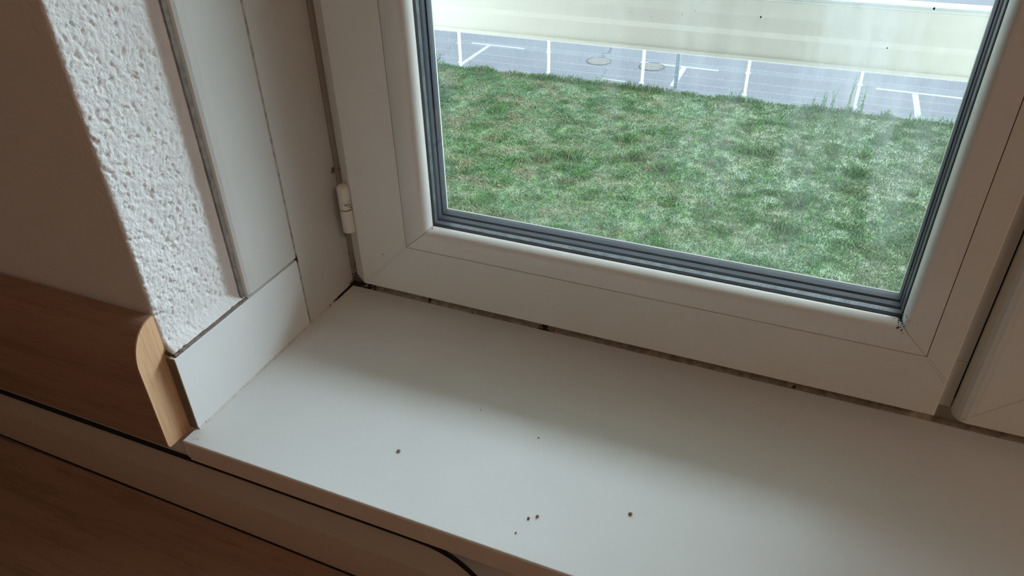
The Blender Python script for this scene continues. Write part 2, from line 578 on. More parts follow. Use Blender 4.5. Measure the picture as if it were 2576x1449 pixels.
def wall_window():
    # fine displaced strip: along the room face, round the corner, into the reveal
    path = []                       # (x, y, nx, ny)
    step = 0.0008
    x = -0.36
    while x < REV_X - 0.003:
        path.append((x, WALL_Y, 0, -1)); x += step * (6 if x < -0.03 else 1.2)
    for k in range(5):
        t = k / 4 * math.pi / 2
        path.append((REV_X - 0.003 + 0.003 * math.sin(t), WALL_Y + 0.003 - 0.003 * math.cos(t), math.sin(t), -math.cos(t)))
    y = WALL_Y + 0.003 + step
    while y < -0.150:
        path.append((REV_X, y, 1, 0)); y += step
    zs = list(np.arange(-0.02, 0.40, 0.0009)) + list(np.arange(0.40, 0.85, 0.0016))
    verts, faces = [], []
    for z in zs:
        for (px, py, nx, ny) in path:
            p = (px, py, z)
            rev = nx * nx
            d = 0.00080 * fbm(p, 0.0042, 3) + 0.0006 * fbm(p, 0.02, 2)
            pit = noise.noise(Vector(p) * 230) + 0.6 * noise.noise(Vector(p) * 470 + Vector((7, 3, 1)))
            d -= 0.0034 * max(0.0, pit - 0.22) ** 1.0
            # flatten into the silicone next to the cover strip and above the upstand
            w = min(1.0, max(0.0, (-0.152 - py) / 0.010)) if rev > 0.5 else 0.16
            if rev <= 0.5 and px > -0.03: w = 0.16 + 0.84 * max(0.0, (px + 0.018) / 0.018)
            if px < -0.34: w *= max(0.0, (px + 0.36) / 0.02)
            d *= w
            if rev > 0.5:
                # plaster runs up onto the cover strip joint and the upstand joint
                k1 = min(1.0, max(0.0, (py + 0.1600) / 0.0062))
                k2 = min(1.0, max(0.0, (0.0875 - z) / 0.0090)) if z > 0.0772 else 0.0
                d = d * (1 - 0.45 * k2) + max(0.0062 * k1 * k1, 0.0085 * k2 * k2)
            verts.append((px + nx * d, py + ny * d, z))
    n = len(path)
    for j in range(len(zs) - 1):
        for i in range(n - 1):
            a = j * n + i
            faces.append((a, a + 1, a + n + 1, a + n))
    base = len(verts)
    bm = bmesh.new()
    add_box(bm, -1.6, -0.36, WALL_Y, OUT_Y, -0.95, 1.75)                   # left of the fine patch
    add_box(bm, -0.36, REV_X, WALL_Y, OUT_Y, 0.845, 1.75)          # above it
    add_box(bm, -0.36, REV_X, WALL_Y, OUT_Y, -0.95, -0.018)                # below it
    add_box(bm, -0.36, REV_X - 0.0025, WALL_Y + 0.0035, OUT_Y, -0.018, 0.845)  # body behind it
    add_box(bm, REV_X, XR, WALL_Y, OUT_Y, -0.95, -0.020)                   # below the sill
    add_box(bm, REV_X, XR, WALL_Y, OUT_Y, TOP, 1.75)                       # lintel
    add_box(bm, XR, 3.1, WALL_Y, OUT_Y, -0.95, 1.75)                       # right of the window
    bm.verts.ensure_lookup_table(); bm.verts.index_update()
    bv = [tuple(v.co) for v in bm.verts]
    bf = [tuple(v.index + base for v in f_.verts) for f_ in bm.faces]
    bm.free()
    o = from_pydata('wall_front', verts + bv, faces + bf, M_plaster, recalc=False)
    sm = [True] * len(faces) + [False] * len(bf)
    o.data.polygons.foreach_set('use_smooth', sm)
    o.data.materials.append(M_wall)
    mi = [1 if abs(path[i + 1][2]) < 0.3 else 0 for j in range(len(zs) - 1) for i in range(n - 1)] + [1] * len(bf)
    o.data.polygons.foreach_set('material_index', mi)
    tag(o, kind='structure')
    return o


wall_window()
# building below and around the room, outside
tag(box('facade', -9, 9, 0.06, 0.102, -5.8, -0.955, M_render), kind='structure')
tag(box('wall_left', -1.66, -1.6, -3.9, WALL_Y, -0.95, 1.75, M_room), kind='structure')
tag(box('wall_right', 3.1, 3.16, -3.9, WALL_Y, -0.95, 1.75, M_room), kind='structure')
tag(box('wall_back', -1.66, 3.16, -3.96, -3.9, -0.95, 1.75, M_room), kind='structure')
tag(box('floor', -1.66, 3.16, -3.96, OUT_Y, -1.0, -0.95, M_floor), kind='structure')
tag(box('ceiling', -1.66, 3.16, -3.96, OUT_Y, 1.75, 1.8, M_room), kind='structure')

tag(box('sky_block_slab', -4.0, 5.0, OUT_Y + 0.002, 1.40, 1.41, 1.58, M_render), kind='structure')  # unseen slab added to cut off the high sky and shade the sill

# ------------------------------------------------------------------ silicone joints of the reveal (trim)
tag(box('trim_1', -0.0135, -0.0036, -0.1538, -0.1493, 0.0785, TOP, M_caulk), kind='structure')


def along_y(prof_xz, y0, y1, mat, name):
    n = len(prof_xz)
    vs = [(x, y0, z) for x, z in prof_xz] + [(x, y1, z) for x, z in prof_xz]
    fs = [tuple(range(n)), tuple(range(2 * n - 1, n - 1, -1))] + [(i, (i + 1) % n, n + (i + 1) % n, n + i) for i in range(n)]
    return tag(from_pydata(name, vs, fs, mat), kind='structure')


along_y([(-0.0135, 0.0758), (-0.0004, 0.0758), (-0.0010, 0.0768), (-0.0028, 0.0779), (-0.0135, 0.0779)], -0.2372, -0.1490, M_caulk, 'trim_2')

# ------------------------------------------------------------------ window sill and upstand
sill = empty('window_sill', (0.5, -0.12, -0.022))
tag(sill, 'long white laminate window sill under the window, with crumbs on it', 'window sill')
bm = bmesh.new()
add_box(bm, -0.004, XR, -0.2556, 0.0, -0.0195, 0.0, 0.0011, 3)
o = obj_bm('sill_board', bm, M_sill, sill)
bm = bmesh.new()
add_box(bm, -0.0005, XR, -0.2560, -0.2552, -0.0208, -0.0011)
obj_bm('edge_band', bm, M_sill_edge, sill)['label'] = 'cream front edge strip'

ups = empty('upstand', (0, -0.16, 0))
tag(ups, 'short white upstand board along the left reveal, standing on the sill end', 'skirting board')
box('board', -0.0065, 0.0, -0.2397, -0.0805, 0.0012, 0.0762, M_tile, ups, bevel=0.0004)
box('board_edge', -0.0085, -0.0008, -0.2403, -0.2396, 0.0008, 0.0757, M_tile_edge, ups)['label'] = 'brown raw front edge'
bm = bmesh.new()
add_prism_z(bm, [(-0.0065, -0.2395), (-0.0004, -0.2395), (-0.0004, -0.08), (-0.0065, -0.08)], 0.0750, 0.0757)
obj_bm('top_edge', bm, M_caulk_sill, ups)
# silicone bead between upstand / jamb and sill
def fillet(name, a, b, r, ny, mat, seed):
    """wavy silicone fillet from a to b lying in an inside corner; ny = direction across the sill"""
    a = Vector(a); b = Vector(b); n = 90
    across = Vector(ny)
    vs, fs = [], []
    for i in range(n + 1):
        p = a.lerp(b, i / n)
        k = 1 + 0.18 * noise.noise(Vector((i * 0.21, seed, 0)))
        q = [p, p + across * r * k, p + across * r * .45 * k + Vector((0, 0, r * .32 * k)), p + Vector((0, 0, r * k))]
        vs += q
    for i in range(n):
        for j in range(4):
            fs.append((i * 4 + j, i * 4 + (j + 1) % 4, i * 4 + 4 + (j + 1) % 4, i * 4 + 4 + j))
    fs += [(0, 1, 2, 3), (n * 4 + 3, n * 4 + 2, n * 4 + 1, n * 4)]
    return tag(from_pydata(name, vs, fs, mat), kind='structure')


fillet('trim_3', (0.0, -0.2392, 0.0), (0.0, 0.0, 0.0), 0.0017, (1, 0, 0), M_caulk_sill, 3)
fillet('trim_4', (0.0, 0.0, 0.0), (XR, 0.0, 0.0), 0.0042, (0, -1, 0), M_caulk_frame, 9)

# ------------------------------------------------------------------ window
win = empty('window_1', (0.5, 0.02, 0.0))
tag(win, kind='structure')
W = win
T = 1.30
# fixed frame behind the sashes, jamb liner and cover strip on the left reveal
ring('window_frame', [(-0.012, XR, -0.02, TOP, 0.0), (0.075, XR - .08, 0.068, T - .09, 0.0),
                      (0.075, XR - .08, 0.068, T - .09, 0.06), (-0.012, XR, -0.02, TOP, 0.06)],
     M_frame, W, closed=True)
box('mullion', 0.535, 0.62, 0.0005, 0.058, 0.05, T - .05, M_jamb, W)
bm = bmesh.new()
add_box(bm, -0.013, 0.0, -0.0785, -0.0005, 0.0005, TOP, 0.0003, 1)
obj_bm('jamb_liner', bm, M_jamb, W)
bm = bmesh.new()
# cover strip with a shallow rounded room-side edge
prof = [(-0.013, -0.1495), (-0.0035, -0.1495), (-0.0018, -0.1480), (-0.0006, -0.1450), (0.0, -0.138), (-0.0002, -0.0805), (-0.0009, -0.0798), (-0.013, -0.0798)]
add_prism_z(bm, prof, 0.0790, TOP)
obj_bm('cover_strip', bm, M_jamb, W)
box('joint_filler', -0.013, -0.0001, -0.0809, -0.0783, 0.0, TOP, M_joint, W)


def op(y, d=0.0):
    k = (y + 0.010) / 0.037
    return (0.1110 - 0.0018 * k + d, 0.5230 - 0.0018 * k - d, 0.0982 + 0.0013 * k + d, 1.215 - d, y)


def make_sash():
    s = empty('sash', (0.3, -0.01, 0.02)); s.parent = W
    s.matrix_parent_inverse = W.matrix_world.inverted()
    bpy.context.view_layer.update()
    L, Rr, B, Tt = 0.0286, 0.5662, 0.0192, 1.296
    y0 = -0.02
    gl, gr, gb = 0.0850, 0.5466, 0.0744
    prof = [(0.0118, Rr, B, Tt, -0.0008), (0.0120, Rr, B, Tt, -0.0068), (L - .0004, Rr, B, Tt, y0 + .0016), (L, Rr, B, Tt, y0 + .0009), (L + .0004, Rr - .0004, B + .0004, Tt, y0 + .0004),
            (L + .0012, Rr - .0012, B + .0012, Tt, y0),
            (gl, gr, gb, 1.245, y0), (gl + .0001, gr - .0001, gb + .0001, 1.245, -0.0105),
            (gl + .02, gr - .02, gb + .018, 1.225, -0.0105),
            op(-0.0085, -0.004), op(0.0245, -0.004), op(0.0245, 0.0004), op(0.0262, 0.0006), op(0.0266, -0.008),
            (0.07, 0.548, 0.062, 1.24, 0.0268), (0.07, 0.548, 0.062, 1.24, -0.0008)]
    bm = bmesh.new(); add_ring(bm, prof, closed=True)
    bmesh.ops.remove_doubles(bm, verts=bm.verts, dist=1e-6)
    obj_bm('sash_frame', bm, M_sash, s)
    # glazing beads: flat band, then a big roll toward the glass
    g = 0.0006
    e = op(-0.0095)
    def lp(k, y):      # k = 0 at the bead line, 1 at the glass opening
        return (gl + g + (e[0] - gl - g) * k, gr - g + (e[1] - gr + g) * k, gb + g + (e[2] - gb - g) * k, 1.245 - g + (e[3] - 1.245 + g) * k, y)
    bead = [lp(0, -0.0106), lp(0, y0 + .0004), lp(0.015, y0 + .0001), lp(0.74, y0 - .0002)]
    for t_ in (0.15, 0.3, 0.45, 0.6, 0.72, 0.82, 0.91, 1.0):
        a = t_ * math.pi / 2
        bead.append(lp(0.74 + 0.26 * math.sin(a), y0 - .0002 + 0.0122 * (1 - math.cos(a))))
    bead.append(lp(0.6, -0.0084))
    for side in 'BLRT':
        ring('glazing_bead', bead, M_bead, s, sides=side, gap=0.00022, closed=True, smooth=True)
    ring('gasket', [op(-0.0082, -0.002), op(-0.0082, 0.0004), op(-0.0042, 0.0002), op(-0.0040, -0.002)], M_gasket, s, closed=True)
    ring('spacer_bar', [op(-0.0035, -0.004), op(-0.0035, 0.0001), op(0.0022, 0.0001), op(0.0022, -0.004)], M_spacer, s, closed=True)
    ring('gasket_groove', [op(0.0022, -0.0036), op(0.0240, -0.0036)], M_groove, s)
    ring('outer_gasket', [op(0.0040, -0.0034), op(0.0044, -0.0004), op(0.0060, 0.0004), op(0.0120, 0.0002), op(0.0130, -0.0010),
                          op(0.0142, -0.0010), op(0.0150, 0.0004), op(0.0215, 0.0006), op(0.0240, 0.0002), op(0.0240, -0.0034)],
         M_band, s, closed=True)
    a = op(-0.005, -0.0038)
    box('glass_pane', a[0], a[1], -0.0062, -0.0035, a[2], a[3], M_glass_in, s)['label'] = 'inner pane'
    box('glass_pane', a[0], a[1], 0.0160, 0.0190, a[2], a[3], M_glass_out, s)['label'] = 'outer pane with dusty streaks'
    # fly specks and dirt dots on the glass and on the sash face
    for (x, z, r, on_glass) in ((a_, b_, c_ * .75, d_) for a_, b_, c_, d_ in ((0.3795, 0.3083, .0009, 1), (0.3009, 0.3021, .0004, 1), (0.2848, 0.3046, .0004, 1), (0.4652, 0.2946, .0006, 1),
                                (0.4867, 0.3221, .0010, 1), (0.3238, 0.3059, .0004, 1), (0.3328, 0.3089, .0004, 1),
                                (0.0570, 0.0607, .0008, 0), (0.0372, 0.1038, .0005, 0), (0.0381, 0.1066, .0004, 0), (0.2319, 0.0594, .0005, 0), (0.2314, 0.0699, .0004, 0))):
        y = 0.0158 if on_glass else y0
        bm = bmesh.new()
        bmesh.ops.create_icosphere(bm, subdivisions=1, radius=r)
        for v in bm.verts:
            v.co = Vector((x + v.co.x * (1 + .3 * noise.noise(v.co * 2000)), y + v.co.y * .15, z + v.co.z * 1.35))
        obj_bm('dirt_speck', bm, M_dark, s)
    # weld seams on the mitres
    for (x0, z0, x1, z1) in ((L + .0015, B + .0015, gl - .0005, gb - .0005), (gr + .0008, gb - .0008, Rr - .0008, gb - .020)):
        d = Vector((x1 - x0, 0, z1 - z0)).normalized(); q = Vector((-d.z, 0, d.x)) * 0.00016
        for off in (-0.0011, 0.0011):
            c = q.normalized() * off
            A = Vector((x0, y0 - .00003, z0)) + c; Bv = Vector((x1, y0 - .00003, z1)) + c
            from_pydata('weld_seam', [A - q, Bv - q, Bv + q, A + q, A - q + Vector((0, .0003, 0)), Bv - q + Vector((0, .0003, 0)), Bv + q + Vector((0, .0003, 0)), A + q + Vector((0, .0003, 0))],
                        [(0, 1, 2, 3), (4, 5, 6, 7), (0, 1, 5, 4), (2, 3, 7, 6), (1, 2, 6, 5), (0, 3, 7, 4)], M_seam, s)
    return s


make_sash()

# second sash on the right, with its rounded meeting stile and an unseen opaque panel added to block light
s2 = empty('sash', (0.8, -0.01, 0.02)); s2.parent = W
s2.matrix_parent_inverse = W.matrix_world.inverted()
bpy.context.view_layer.update()
L2, B2, R2 = 0.5800, 0.0172, 1.09
prof = [(L2, R2, B2, 1.296, -0.001), (L2, R2, B2, 1.296, -0.006), (L2 + .0006, R2, B2 + .0004, 1.296, -0.0105),
        (L2 + .0020, R2, B2 + .0008, 1.296, -0.0142), (L2 + .0046, R2, B2 + .0012, 1.296, -0.0173), (L2 + .0085, R2, B2 + .0016, 1.296, -0.0192),
        (L2 + .013, R2 - .01, B2 + .012, 1.29, -0.02), (L2 + .09, R2 - .08, B2 + .09, 1.21, -0.02), (L2 + .095, R2 - .085, B2 + .095, 1.205, -0.012),
        (L2 + .095, R2 - .085, B2 + .095, 1.205, -0.001)]
bm = bmesh.new(); add_ring(bm, prof, closed=True)
bmesh.ops.remove_doubles(bm, verts=bm.verts, dist=1e-6)
obj_bm('sash_frame', bm, M_sash, s2)
box('light_block_panel', L2 + .09, R2 - .08, -0.010, 0.02, B2 + .09, 1.21, M_sash, s2)
p0 = Vector((L2 + .004, -0.0176, B2 + .002)); p1 = Vector((L2 + .088, -0.0201, B2 + .088))
bm = bmesh.new(); add_tube(bm, [p0, Vector((L2 + .013, -0.02, B2 + .012)), p1], 0.00022, 6); obj_bm('weld_seam', bm, M_seam, s2)
# cover lath in the recess between the sashes
box('recess_groove', 0.5780, 0.5812, -0.0020, 0.0, 0.0280, 1.296, M_dark, W)
box('recess_lath', 0.562, 0.5788, -0.0024, 0.0, 0.0188, 1.296, M_jamb, W)
box('recess_joint', 0.5655, 0.5790, -0.0026, -0.002, 0.0655, 0.0661, M_seam, W)

# hinge on the left stile
h = empty('hinge', (0.018, -0.0145, 0.08)); h.parent = W
h.matrix_parent_inverse = W.matrix_world.inverted()
bpy.context.view_layer.update()
hx, hy, hr = 0.0205, -0.0185, 0.0066
bm = bmesh.new()
add_lathe_z(bm, hx, hy, [(hr * .80, 0.0795), (hr * .95, 0.0800), (hr, 0.0812), (hr, 0.1040), (hr * .97, 0.1046)], 40)
obj_bm('knuckle', bm, M_hinge, h, smooth=False)
bm = bmesh.new()
add_lathe_z(bm, hx, hy, [(hr * .97, 0.1056), (hr, 0.1062), (hr, 0.1268), (hr * .93, 0.1284), (hr * .74, 0.1300), (hr * .45, 0.1308)], 40)
obj_bm('knuckle', bm, M_hinge, h)
bm = bmesh.new()
add_lathe_z(bm, hx, hy, [(hr * .86, 0.1044), (hr * .86, 0.1058)], 32)
obj_bm('washer', bm, M_dark, h)
box('hinge_leaf', 0.017, 0.0300, -0.0135, -0.0008, 0.0830, 0.1250, M_hinge, h, bevel=0.001)
for ob in h.children:
    if ob.name.startswith('knuckle'):
        for p in ob.data.polygons: p.use_smooth = abs(p.normal.z) < 0.9

# ------------------------------------------------------------------ wooden wall board beside the window
wb = empty('wall_board', (-0.3, -0.25, 0.05))
tag(wb, 'reddish wooden board fixed to the room wall left of the window, rounded top edge', 'wall board')


def board_profile(th, z0, z1, inset=0.0):
    y = WALL_Y - 0.0012
    pts = [(y, z0 + inset)]
    pts += [(y - th + .003 + inset, z0 + inset), (y - th + .0008 + inset, z0 + .001 + inset), (y - th + inset, z0 + .0035)]
    zt = 0.078
    for k in range(0, 13):
        a = k / 12 * math.pi / 2
        pts.append((y - (th - inset) * math.cos(a) ** 0.9 if k < 12 else y - .0004, zt + (z1 - inset - zt) * math.sin(a)))
    pts.append((y, z1 - inset - .0006))
    return pts


bm = bmesh.new(); add_prism_x(bm, board_profile(0.0275, -0.0055, 0.1145), -1.55, REV_X - 0.0008)
obj_bm('board', bm, M_wood, wb)
bm = bmesh.new(); add_prism_x(bm, board_profile(0.0275, -0.0055, 0.1145, 0.0005), REV_X - 0.0010, REV_X)
obj_bm('end_face', bm, M_wood_end, wb)['label'] = 'pale beech end cut'

# ------------------------------------------------------------------ desk under the sill
dk = empty('desk', (-0.3, -0.6, -0.95))
tag(dk, 'dark reddish wooden desk against the wall with a cream rail along its rear edge', 'desk')
RZ, DZ = -0.052, -0.0955
arc = []
cxr, rr = 0.205, 0.128
for k in range(0, 19):
    a = k / 18 * math.radians(80)
    arc.append((cxr + rr * math.sin(a), -0.2382 - rr + rr * math.cos(a)))


def front(x): return -0.2566 - 0.0095 * (x + 0.12)


plan = [(-1.3, -0.2382)] + arc + [(arc[-1][0], arc[-1][1] - 0.1), (0.300, arc[-1][1] - 0.1), (0.300, -0.300), (0.285, -0.275), (0.255, -0.2630), (0.22, front(0.22)), (-1.3, front(-1.3))]
bm = bmesh.new(); add_prism_z(bm, plan, DZ - 0.02, RZ)
es = [e for e in bm.edges if abs(e.verts[0].co.z - RZ) < 1e-6 and abs(e.verts[1].co.z - RZ) < 1e-6]
bmesh.ops.bevel(bm, geom=es, offset=0.0009, segments=2, affect='EDGES')
obj_bm('edge_rail', bm, M_rim, dk)['label'] = 'cream plastic edge rail'
# black strip, painted shade of the rail-to-wall gap, following the rounded corner
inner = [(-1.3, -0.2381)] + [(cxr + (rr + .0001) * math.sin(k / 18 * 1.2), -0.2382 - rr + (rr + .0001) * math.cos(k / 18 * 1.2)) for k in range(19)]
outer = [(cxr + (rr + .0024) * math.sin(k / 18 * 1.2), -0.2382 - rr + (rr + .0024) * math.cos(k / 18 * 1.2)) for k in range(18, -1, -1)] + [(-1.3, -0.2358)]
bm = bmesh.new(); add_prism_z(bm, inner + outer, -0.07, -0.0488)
obj_bm('gap_shade_strip', bm, M_gasket, dk)['label'] = 'black strip painted as the shaded gap at the wall'
bm = bmesh.new()
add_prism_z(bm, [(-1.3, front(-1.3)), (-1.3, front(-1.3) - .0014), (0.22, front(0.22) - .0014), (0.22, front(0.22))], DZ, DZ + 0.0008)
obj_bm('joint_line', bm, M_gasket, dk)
bm = bmesh.new()
add_box(bm, -1.3, 0.2995, -1.05, -0.2585, DZ - 0.022, DZ, 0.0)
obj_bm('desk_top', bm, M_wood, dk)
for (lx, ly) in ((-1.25, -0.30), (-1.25, -1.0), (0.24, -0.32), (0.24, -1.0)):
    box('leg', lx - .025, lx + .025, ly - .025, ly + .025, -0.95, DZ - 0.0215, M_wood, dk, bevel=0.002)

# ------------------------------------------------------------------ crumbs on the sill
rnd = random.Random(5)
crumbs = [((0.2944, -0.2218), 0.0011, 'left one of the two brown crumbs lying close together near the sill front'),
          ((0.2998, -0.2177), 0.0012, 'right one of the two brown crumbs lying close together near the sill front'),
          ((0.3628, -0.1901), 0.0014, 'largest lone round brown crumb on the sill, right of the pair of crumbs'),
          ((0.2906, -0.2370), 0.0007, 'tiny brown crumb nearest the sill front edge, below the pair of crumbs'),
          ((0.1713, -0.1990), 0.0013, 'grey ragged fleck of dirt alone on the left part of the sill'),
          ((0.2718, -0.1428), 0.0007, 'tiny grey speck midway between window and sill front edge'),
          ((0.2134, -0.1303), 0.0006, 'tiny dark speck on the shaded part of the sill near the sash')]
for i, ((x, y), r, lab) in enumerate(crumbs):
    bm = bmesh.new()
    bmesh.ops.create_icosphere(bm, subdivisions=2, radius=r)
    for v in bm.verts:
        k = 1 + 0.35 * noise.noise(v.co * (900) + Vector((i * 5, 0, 0)))
        v.co = Vector((v.co.x * k * (1.4 if i == 4 else 1), v.co.y * k, v.co.z * k * 0.7 + r * 0.6))
    o = obj_bm('crumb', bm, plain('crumb_brown', (0.33, 0.19, 0.11) if i < 4 else (0.30, 0.28, 0.26), 0.8))
    o.location = (x, y, 0.0)
    tag(o, lab, 'crumb', 'crumbs and specks on the window sill')

# ------------------------------------------------------------------ outside: guard rail in front of the glass
gr = empty('guard_rail', (0.5, 0.25, 0.2))
tag(gr, 'wide cream horizontal guard rail band outside the glass, hiding the top of the fence', 'guard rail')
RY = 0.25
prof = [(RY, 0.2063), (RY - .0012, 0.2066), (RY - .0016, 0.2075), (RY - .0014, 0.2106), (RY, 0.2116), (RY + .0012, 0.230), (RY + .0004, 0.236), (RY + .0014, 0.250),
        (RY + .0010, 0.2655), (RY + .0020, 0.2662), (RY + .024, 0.2662), (RY + .024, 0.2063)]
bm = bmesh.new(); add_prism_x(bm, prof, -0.75, 1.9); obj_bm('rail_band', bm, M_rail, gr)
bm = bmesh.new()
prof = [(RY + .0010, 0.2662)] + [(RY + .013 - .0125 * math.cos(a), 0.2668 + .0050 * math.sin(a)) for a in [k / 10 * math.pi for k in range(11)]] + [(RY + .025, 0.2662)]
add_prism_x(bm, prof, -0.75, 1.9); obj_bm('rail_cap', bm, M_rail_highlight, gr)['label'] = 'rounded top cap, sky highlight painted into its lighter colour'
for x in (-0.62, 1.78):
    bm = bmesh.new(); add_box(bm, x - .02, x + .02, OUT_Y + .001, RY + .01, 0.225, 0.245, 0.002)
    obj_bm('bracket', bm, M_steel, gr)

# ------------------------------------------------------------------ outside: ground
GZ = -5.75
FY = 16.93
tag(box('lawn_ground', -30, 25, 0.102, FY + 0.02, GZ - 0.3, GZ, M_ground), kind='structure')
tag(box('parking_lot', -60, 55, FY + 0.02, 90, GZ - 0.3, GZ + 0.001, M_asphalt), kind='structure')


def vnoise(x, y, s, seed):
    """smooth 2-D value noise with numpy"""
    r = np.random.RandomState(seed)
    tab = r.rand(64, 64)
    u = x / s + 1000; v = y / s + 1000
    iu = np.floor(u).astype(int); iv = np.floor(v).astype(int)
    fu = u - iu; fv = v - iv
    fu = fu * fu * (3 - 2 * fu); fv = fv * fv * (3 - 2 * fv)
    a = tab[iu % 64, iv % 64]; b = tab[(iu + 1) % 64, iv % 64]
    c = tab[iu % 64, (iv + 1) % 64]; d = tab[(iu + 1) % 64, (iv + 1) % 64]
    return (a * (1 - fu) + b * fu) * (1 - fv) + (c * (1 - fu) + d * fu) * fv


def blades(x, y, h, w, lean, r):
    n = len(x)
    ang = r.rand(n) * 2 * np.pi
    la = r.rand(n) * 2 * np.pi
    dx = np.cos(ang) * w / 2; dy = np.sin(ang) * w / 2
    lx = np.cos(la) * h * lean; ly = np.sin(la) * h * lean
    V = np.zeros((n, 4, 3), dtype=np.float32)
    V[:, 0] = np.stack([x - dx, y - dy, np.full(n, GZ)], 1)
    V[:, 1] = np.stack([x + dx, y + dy, np.full(n, GZ)], 1)
    V[:, 2] = np.stack([x + dx * .8 + lx * .45, y + dy * .8 + ly * .45, GZ + h * .6], 1)
    V[:, 3] = np.stack([x + lx, y + ly, GZ + h], 1)
    return V


def quads_mesh(name, V):
    n = V.shape[0]
    me = bpy.data.meshes.new(name)
    me.vertices.add(n * 4); me.vertices.foreach_set('co', V.reshape(-1))
    me.loops.add(n * 4); me.loops.foreach_set('vertex_index', np.arange(n * 4, dtype=np.int32))
    me.polygons.add(n)
    me.polygons.foreach_set('loop_start', np.arange(n, dtype=np.int32) * 4)
    me.polygons.foreach_set('loop_total', np.full(n, 4, dtype=np.int32))
    me.update(calc_edges=True)
    return me


def make_grass():
    r = np.random.RandomState(11)
    n = 800000
    y = r.uniform(7.6, FY - 0.03, n)
    k = (y - 7.6) / (FY - 7.6)
    x = r.uniform(-1, 1, n) * (5.4 + 3.6 * k) + (-1.6 - 1.4 * k)
    hN = vnoise(x, y, 0.40, 1) * 0.35 + vnoise(x, y, 0.12, 2) * 0.65
    keep = r.rand(n) < 0.35 + 0.9 * hN
    x, y, hN = x[keep], y[keep], hN[keep]
    clump = np.clip((vnoise(x, y, 0.28, 5) - 0.62) / 0.2, 0, 1)
    edge = np.clip((y - (FY - 0.35)) / 0.3, 0, 1) * (vnoise(x, y * 0, 0.35, 8))
    h = 0.012 + 0.026 * hN * r.uniform(0.5, 1.1, len(x)) + 0.035 * clump + 0.20 * edge * r.rand(len(x))
    w = 0.006 + 0.013 * r.rand(len(x)) ** 2 + 0.003 * clump
    V = blades(x, y, h, w, r.uniform(0.3, 1.3, len(x)) * (1 - 0.6 * edge), r)
    # taller tufts with thin arching blades
    tx, ty = [], []
    spots = [(-3.9, 12.5), (-4.4, 12.2), (-2.7, 12.9), (-2.1, 12.6), (0.4, 12.0), (0.3, 11.0), (-0.4, 14.0), (1.3, 13.6), (-3.1, 13.7), (-6.3, 14.3)]
    for sx, sy in spots:
        m = 260
        tx.append(r.normal(sx, 0.11, m)); ty.append(r.normal(sy, 0.09, m))
    tx = np.concatenate(tx); ty = np.concatenate(ty)
    V2 = blades(tx, ty, r.uniform(0.08, 0.18, len(tx)), np.full(len(tx), 0.009), r.uniform(0.2, 0.9, len(tx)), r)
    me = quads_mesh('grass', np.concatenate([V, V2]))
    o = link_mesh('grass', me, M_blade)
    tag(o, 'patchy green lawn grass growing from the building up to the fence', 'grass', kind='stuff')


make_grass()

# ------------------------------------------------------------------ outside: white welded-mesh fence
fence = empty('mesh_fence', (-3, FY, GZ))
tag(fence, 'white welded wire mesh fence with square posts between lawn and parking lot', 'fence')
posts = [-13.4, -10.97, -8.53, -6.06, -3.66, -1.24, 1.12, 3.55, 5.98, 8.4]
FT = GZ + 1.53
for px in posts:
    bm = bmesh.new(); add_box(bm, px - .03, px + .03, FY - .03, FY + .03, GZ - .02, FT + .02, 0.004, 1)
    po = obj_bm('post', bm, M_post, fence)
    for z in (GZ + 0.13, GZ + 0.63):
        bm = bmesh.new(); add_box(bm, px - .055, px + .055, FY - .036, FY - .022, z - .018, z + .018, 0.003, 1)
        obj_bm('clamp', bm, M_post, po)


def panel(xa, xb):
    vs, fs = [], []
    def wire(p, q, r):
        p = Vector(p); q = Vector(q); d = (q - p).normalized(); u = d.orthogonal().normalized(); v = d.cross(u)
        b = len(vs)
        for c in (p, q):
            for t_ in range(4):
                a = t_ * math.pi / 2
                vs.append(tuple(c + (u * math.cos(a) + v * math.sin(a)) * r))
        for t_ in range(4):
            fs.append((b + t_, b + (t_ + 1) % 4, b + 4 + (t_ + 1) % 4, b + 4 + t_))
    zs = [0.035, 0.085, 0.235, 0.415, 0.628, 0.671, 0.714, 0.905, 1.10, 1.30, 1.343, 1.386, 1.50]
    fold = {0.671: -0.028, 1.343: -0.028}
    y = FY - 0.03
    for z in zs:
        wire((xa + .03, y + fold.get(z, 0), GZ + z), (xb - .03, y + fold.get(z, 0), GZ + z), 0.0034)
    n = int(round((xb - xa - .1) / 0.05))
    for i in range(n + 1):
        x = xa + .05 + (xb - xa - .1) * i / n
        pts = [(0.02, 0), (0.628, 0), (0.671, -.028), (0.714, 0), (1.30, 0), (1.343, -.028), (1.386, 0), (1.51, 0)]
        for (z0, o0), (z1, o1) in zip(pts, pts[1:]):
            wire((x, y + o0, GZ + z0), (x, y + o1, GZ + z1), 0.0026)
    return from_pydata('mesh_panel', vs, fs, M_wire, fence, recalc=False)


for a, b in zip(posts, posts[1:]):
    panel(a, b)

# grey post standing close behind the fence
o = box('signpost', -2.93, -2.84, FY + .20, FY + .29, GZ, GZ + 2.2, M_greypost, bevel=0.006)
tag(o, 'pale grey-blue square post standing just behind the fence beside a manhole cover', 'post')

# ------------------------------------------------------------------ parking lot markings and covers
def strip(name, a, b, w, z, mat, label, cat, group=None):
    a = Vector((*a, z)); b = Vector((*b, z)); d = (b - a).normalized(); q = Vector((-d.y, d.x, 0)) * w / 2
    h = Vector((0, 0, 0.0025))
    vs = [a - q, b - q, b + q, a + q]; vs += [v + h for v in vs]
    o = from_pydata(name, vs, [(3, 2, 1, 0), (4, 5, 6, 7), (0, 1, 5, 4), (1, 2, 6, 5), (2, 3, 7, 6), (3, 0, 4, 7)], mat)
    return tag(o, label, cat, group)


